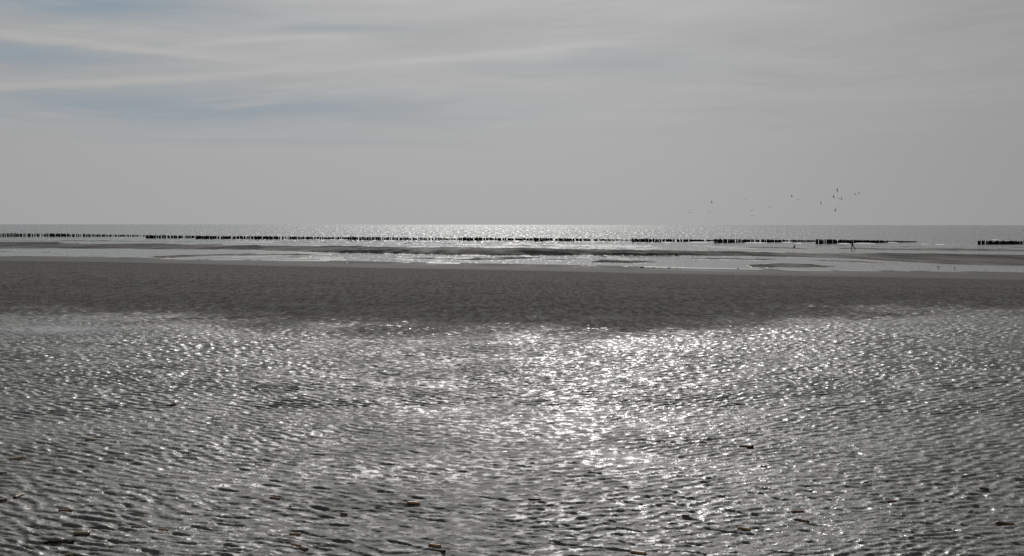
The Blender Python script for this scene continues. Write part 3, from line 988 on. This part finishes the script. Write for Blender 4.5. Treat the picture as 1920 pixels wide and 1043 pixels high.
# ------------------------------------------------------------------ seaweed
def weed_mesh(seed, length, height):
    r = random.Random(seed)
    bm = bmesh.new()
    for k in range(3):
        cx, cy = r.uniform(-.3, .3) * length, r.uniform(-.1, .1) * length
        res = bmesh.ops.create_icosphere(bm, subdivisions=3, radius=1.0)
        a, b, c = length * r.uniform(.22, .42), length * r.uniform(.14, .22), height * r.uniform(.5, 1.0)
        ph = [r.uniform(0, 6.3) for _ in range(6)]
        for v in res['verts']:
            x, y, z = v.co
            q = 1 + .22 * math.sin(5 * x + ph[0]) * math.sin(6 * y + ph[1]) + .16 * math.sin(11 * x + 7 * z + ph[2]) + .10 * math.sin(17 * y + ph[3])
            v.co = (cx + x * a * q, cy + y * b * q, max(-.02, z * c * q))
    for k in range(7):                                  # loose straps
        a0 = r.uniform(0, 6.28)
        x, y = r.uniform(-.3, .3) * length, r.uniform(-.1, .1) * length
        prev = None
        for i in range(6):
            w = length * .035 * (1 - i / 7)
            nx, ny = math.cos(a0 + 1.57) * w, math.sin(a0 + 1.57) * w
            z = height * .35 * math.sin(i * .9 + k) ** 2 * (1 - i / 6) + .006
            ring = [bm.verts.new((x + nx, y + ny, z)), bm.verts.new((x, y, z + .008)), bm.verts.new((x - nx, y - ny, z)), bm.verts.new((x, y, z - .006))]
            if prev:
                for j in range(4):
                    bm.faces.new((prev[j], prev[(j + 1) % 4], ring[(j + 1) % 4], ring[j]))
            prev = ring
            a0 += r.uniform(-.5, .5)
            x += math.cos(a0) * length * .12; y += math.sin(a0) * length * .10
    return bm_mesh("seaweed_clump", bm)


WEED = [  # x, y, width in photograph pixels, height in metres, label
    (1203, 502.6, 8, .14, "large dark seaweed clump, leftmost of the row below the pool edge"),
    (1215.6, 502.9, 4, .08, "small seaweed clump, second from the left in the row below the pool edge"),
    (1226.6, 503.2, 8, .12, "long flat seaweed clump in the middle of the row below the pool edge"),
    (1238, 503.6, 4, .06, "small low seaweed clump just right of the row's middle"),
    (1253.5, 503.5, 8, .13, "tall dark seaweed clump with a flat tail, second last of its row"),
    (1268.6, 503.9, 4, .08, "small seaweed clump at the right end of the row below the pool edge"),
    (1384, 504.6, 5, .08, "lone dark seaweed clump to the right of the whole row"),
    (297, 485.9, 6, .06, "thin dark weed strip on the pale strand at the left, first of four"),
    (321, 486.5, 8, .07, "longest dark weed strip on the pale strand at the left, second of four"),
    (373, 487.0, 6, .06, "dark weed strip on the pale strand at the left, third of four"),
    (431, 488.2, 5, .05, "small weed strip on the pale strand at the left, last of four"),
    (512, 489.9, 8, .06, "flat dark weed strip on the pale strand left of centre"),
    (632, 492.6, 7, .06, "dark weed strip, left one of a pair on the pale strand near the centre"),
    (651, 493.1, 8, .06, "dark weed strip, right one of a pair on the pale strand near the centre"),
    (1427, 507.2, 8, .05, "thin dark weed strip on the strand below the dark patch at the right"),
]
for i, (px, py, wpx, h, label) in enumerate(WEED):
    p = flat_point(px, py, .06)
    z = float(beach(np.array([p[0]]), np.array([p[1]]))[0][0])
    p = flat_point(px, py, z)
    o = link("seaweed_clump", weed_mesh(70 + i, wpx / F0 * math.hypot(p[0], p[1]), h), M_WEED)
    o.location = (p[0], p[1], z - .005)
    o.rotation_euler = (0, 0, rnd.uniform(-.3, .3))
    tag(o, label, "seaweed", "seaweed washed up along the pool edge")


# ------------------------------------------------------------------ razor shells and bits of drift on the near sand
def shell_mesh(seed, L, w, bow, ragged):
    """One valve of a razor shell: a long shallow trough, hollow side down, chipped at its ends."""
    r = random.Random(seed)
    bm = bmesh.new()
    ns, nc = 14, 8
    th = 0.0022
    outer, inner = [], []
    for i in range(ns + 1):
        t = i / ns
        x = (t - .5) * L
        yc = bow * (1 - (2 * t - 1) ** 2) * L
        end = min(1.0, 6 * min(t, 1 - t) + .72)
        ro, ri = [], []
        for j in range(nc + 1):
            a = math.pi * (j / nc)
            ex = x + (r.uniform(-1, 1) * ragged * L if i in (0, ns) else 0)
            hw = w * .5 * end
            y, z = yc - math.cos(a) * hw, math.sin(a) * hw * 1.0
            ro.append(bm.verts.new((ex, y, z)))
            ri.append(bm.verts.new((ex, yc - math.cos(a) * max(hw - th, .001), max(math.sin(a) * hw * 1.0 - th, -.0015))))
        outer.append(ro); inner.append(ri)
    for i in range(ns):
        for j in range(nc):
            bm.faces.new((outer[i][j], outer[i + 1][j], outer[i + 1][j + 1], outer[i][j + 1]))
            bm.faces.new((inner[i][j], inner[i][j + 1], inner[i + 1][j + 1], inner[i + 1][j]))
        for j in (0, nc):
            bm.faces.new((outer[i][j], inner[i][j], inner[i + 1][j], outer[i + 1][j]))
    for i in (0, ns):
        for j in range(nc):
            bm.faces.new((outer[i][j], outer[i][j + 1], inner[i][j + 1], inner[i][j]))
    return bm_mesh("razor_shell", bm)


SHELLS = [  # x, y, length px, turn in the view (deg, + = right end higher), tone, label
    (35, 933, 26, 22, 'brown', "brown razor shell with raised right end, high at the left edge of the sand"),
    (6, 941, 16, 0, 'dark', "dark shell piece cut by the left edge of the view"),
    (123, 959, 27, 2, 'red', "faint reddish shell half sunk in the sand, upper left of the weed tuft"),
    (257, 989, 26, -2, 'dark', "thin dark brown shell lying level right of the weed tuft"),
    (306, 993, 22, -4, 'brown', "light brown shell just right of the thin dark level shell"),
    (152, 1004, 34, -3, 'tan', "long grey tan razor shell lying beside the weed tuft"),
    (133, 1041, 22, 3, 'tan', "dull tan shell cut by the bottom edge at the left"),
    (547, 952, 15, 18, 'dark', "tiny dark shell chip standing up left of centre"),
    (515, 935, 24, -6, 'red', "faint red brown shell above the tiny dark chip"),
    (553, 1003, 25, -2, 'brown', "chestnut shell block lying above a crossed pair of shells"),
    (555, 1023, 26, -14, 'brown', "brown shell, upper left one of the crossed pair near the bottom"),
    (569, 1032, 28, -20, 'dark', "thin dark shell, lower right one of the crossed pair near the bottom"),
    (440, 1031, 28, 2, 'white', "white edged shell lying left of the crossed pair"),
    (775, 948, 27, -1, 'brown', "plain amber razor shell lying alone left below the centre of the sand"),
    (645, 966, 16, -5, 'red', "short reddish shell left below the lone amber shell"),
    (815, 1026, 30, -10, 'brown', "orange brown razor shell with a dark shell right beneath it"),
    (824, 1036, 32, -14, 'dark', "dark olive shell lying right beneath an orange brown one"),
    (1197, 1038, 36, -8, 'brown', "biggest amber shell, cut by the bottom edge right of centre"),
    (1496, 960, 25, 2, 'red', "chestnut shell at the right, upper one of two lying close together"),
    (1503, 977, 31, -8, 'dark', "long dark shell at the right, lower one of two lying close together"),
    (1395, 994, 28, -4, 'brown', "red brown shell lying on its own shadow left below the close pair"),
    (1285, 969, 16, -6, 'dark', "small dark shell left above the red brown shell"),
    (1672, 942, 20, 3, 'red', "faint rusty shell half buried right of the close pair"),
    (1845, 918, 18, -4, 'dark', "small rusty brown shell standing on edge high at the right"),
    (1885, 983, 34, -3, 'dark', "long brown shell near the right edge"),
    (170, 826, 22, -3, 'tan', "pale tan shell far out at the left, alone among the ripples"),
    (322, 761, 22, 3, 'dark', "dark shell farthest from the viewer on the left"),
    (33, 861, 32, 6, 'tan', "olive tan shell near the left edge, nearer than the pale tan one"),
    (521, 845, 15, -4, 'red', "small dark red shell among bright ripples left of centre"),
    (634, 856, 13, 4, 'red', "tiny rusty shell right of the small dark red one"),
    (6, 888, 14, 0, 'tan', "dull tan shell chip at the left edge below the olive tan shell"),
    (1387, 759, 24, -5, 'dark', "black shell farthest out on the right in the glitter"),
    (1400, 839, 30, -6, 'dark', "dark flat shell below the farthest one on the right"),
    (1002, 937, 26, -3, 'dark', "dark shell close to the middle of the near sand"),
]
for i, (px, py, lpx, turn, tone, label) in enumerate(SHELLS):
    x, y, z = ground_point(px, py)
    dist = math.hypot(x, y)
    L = min(lpx / F0 * dist * .88, .15)
    r = random.Random(300 + i)
    w = L * r.uniform(.30, .38)
    o = link("razor_shell", shell_mesh(200 + i, L, w, r.uniform(.01, .05), r.uniform(.01, .05)), SHELL_M[tone])
    # real heading that gives this slant at this grazing angle
    graze = (CAM[2] - z) / dist
    head = math.atan2(math.tan(R(turn)), graze)
    head = max(-1.15, min(1.15, head))
    hs = [float(beach(np.array([x + math.cos(head) * L * k]), np.array([y + math.sin(head) * L * k]))[0][0]) for k in (-.4, 0, .4)]
    o.location = (x, y, max(max(hs) - .001, hs[1]))
    o.rotation_euler = (R(r.uniform(-14, 4)), -math.atan2(hs[2] - hs[0], .8 * L) * .6, head - math.atan2(x, y) * .5)
    tag(o, label, "shell", "razor shells strewn over the near sand")

x, y, z = ground_point(115, 1018)
o = link("seaweed_clump", weed_mesh(99, .10, .020), M_WEED)
o.location = (x, y, z - .003)
tag(o, "ragged brown black weed tuft among the shells at the lower left", "seaweed")
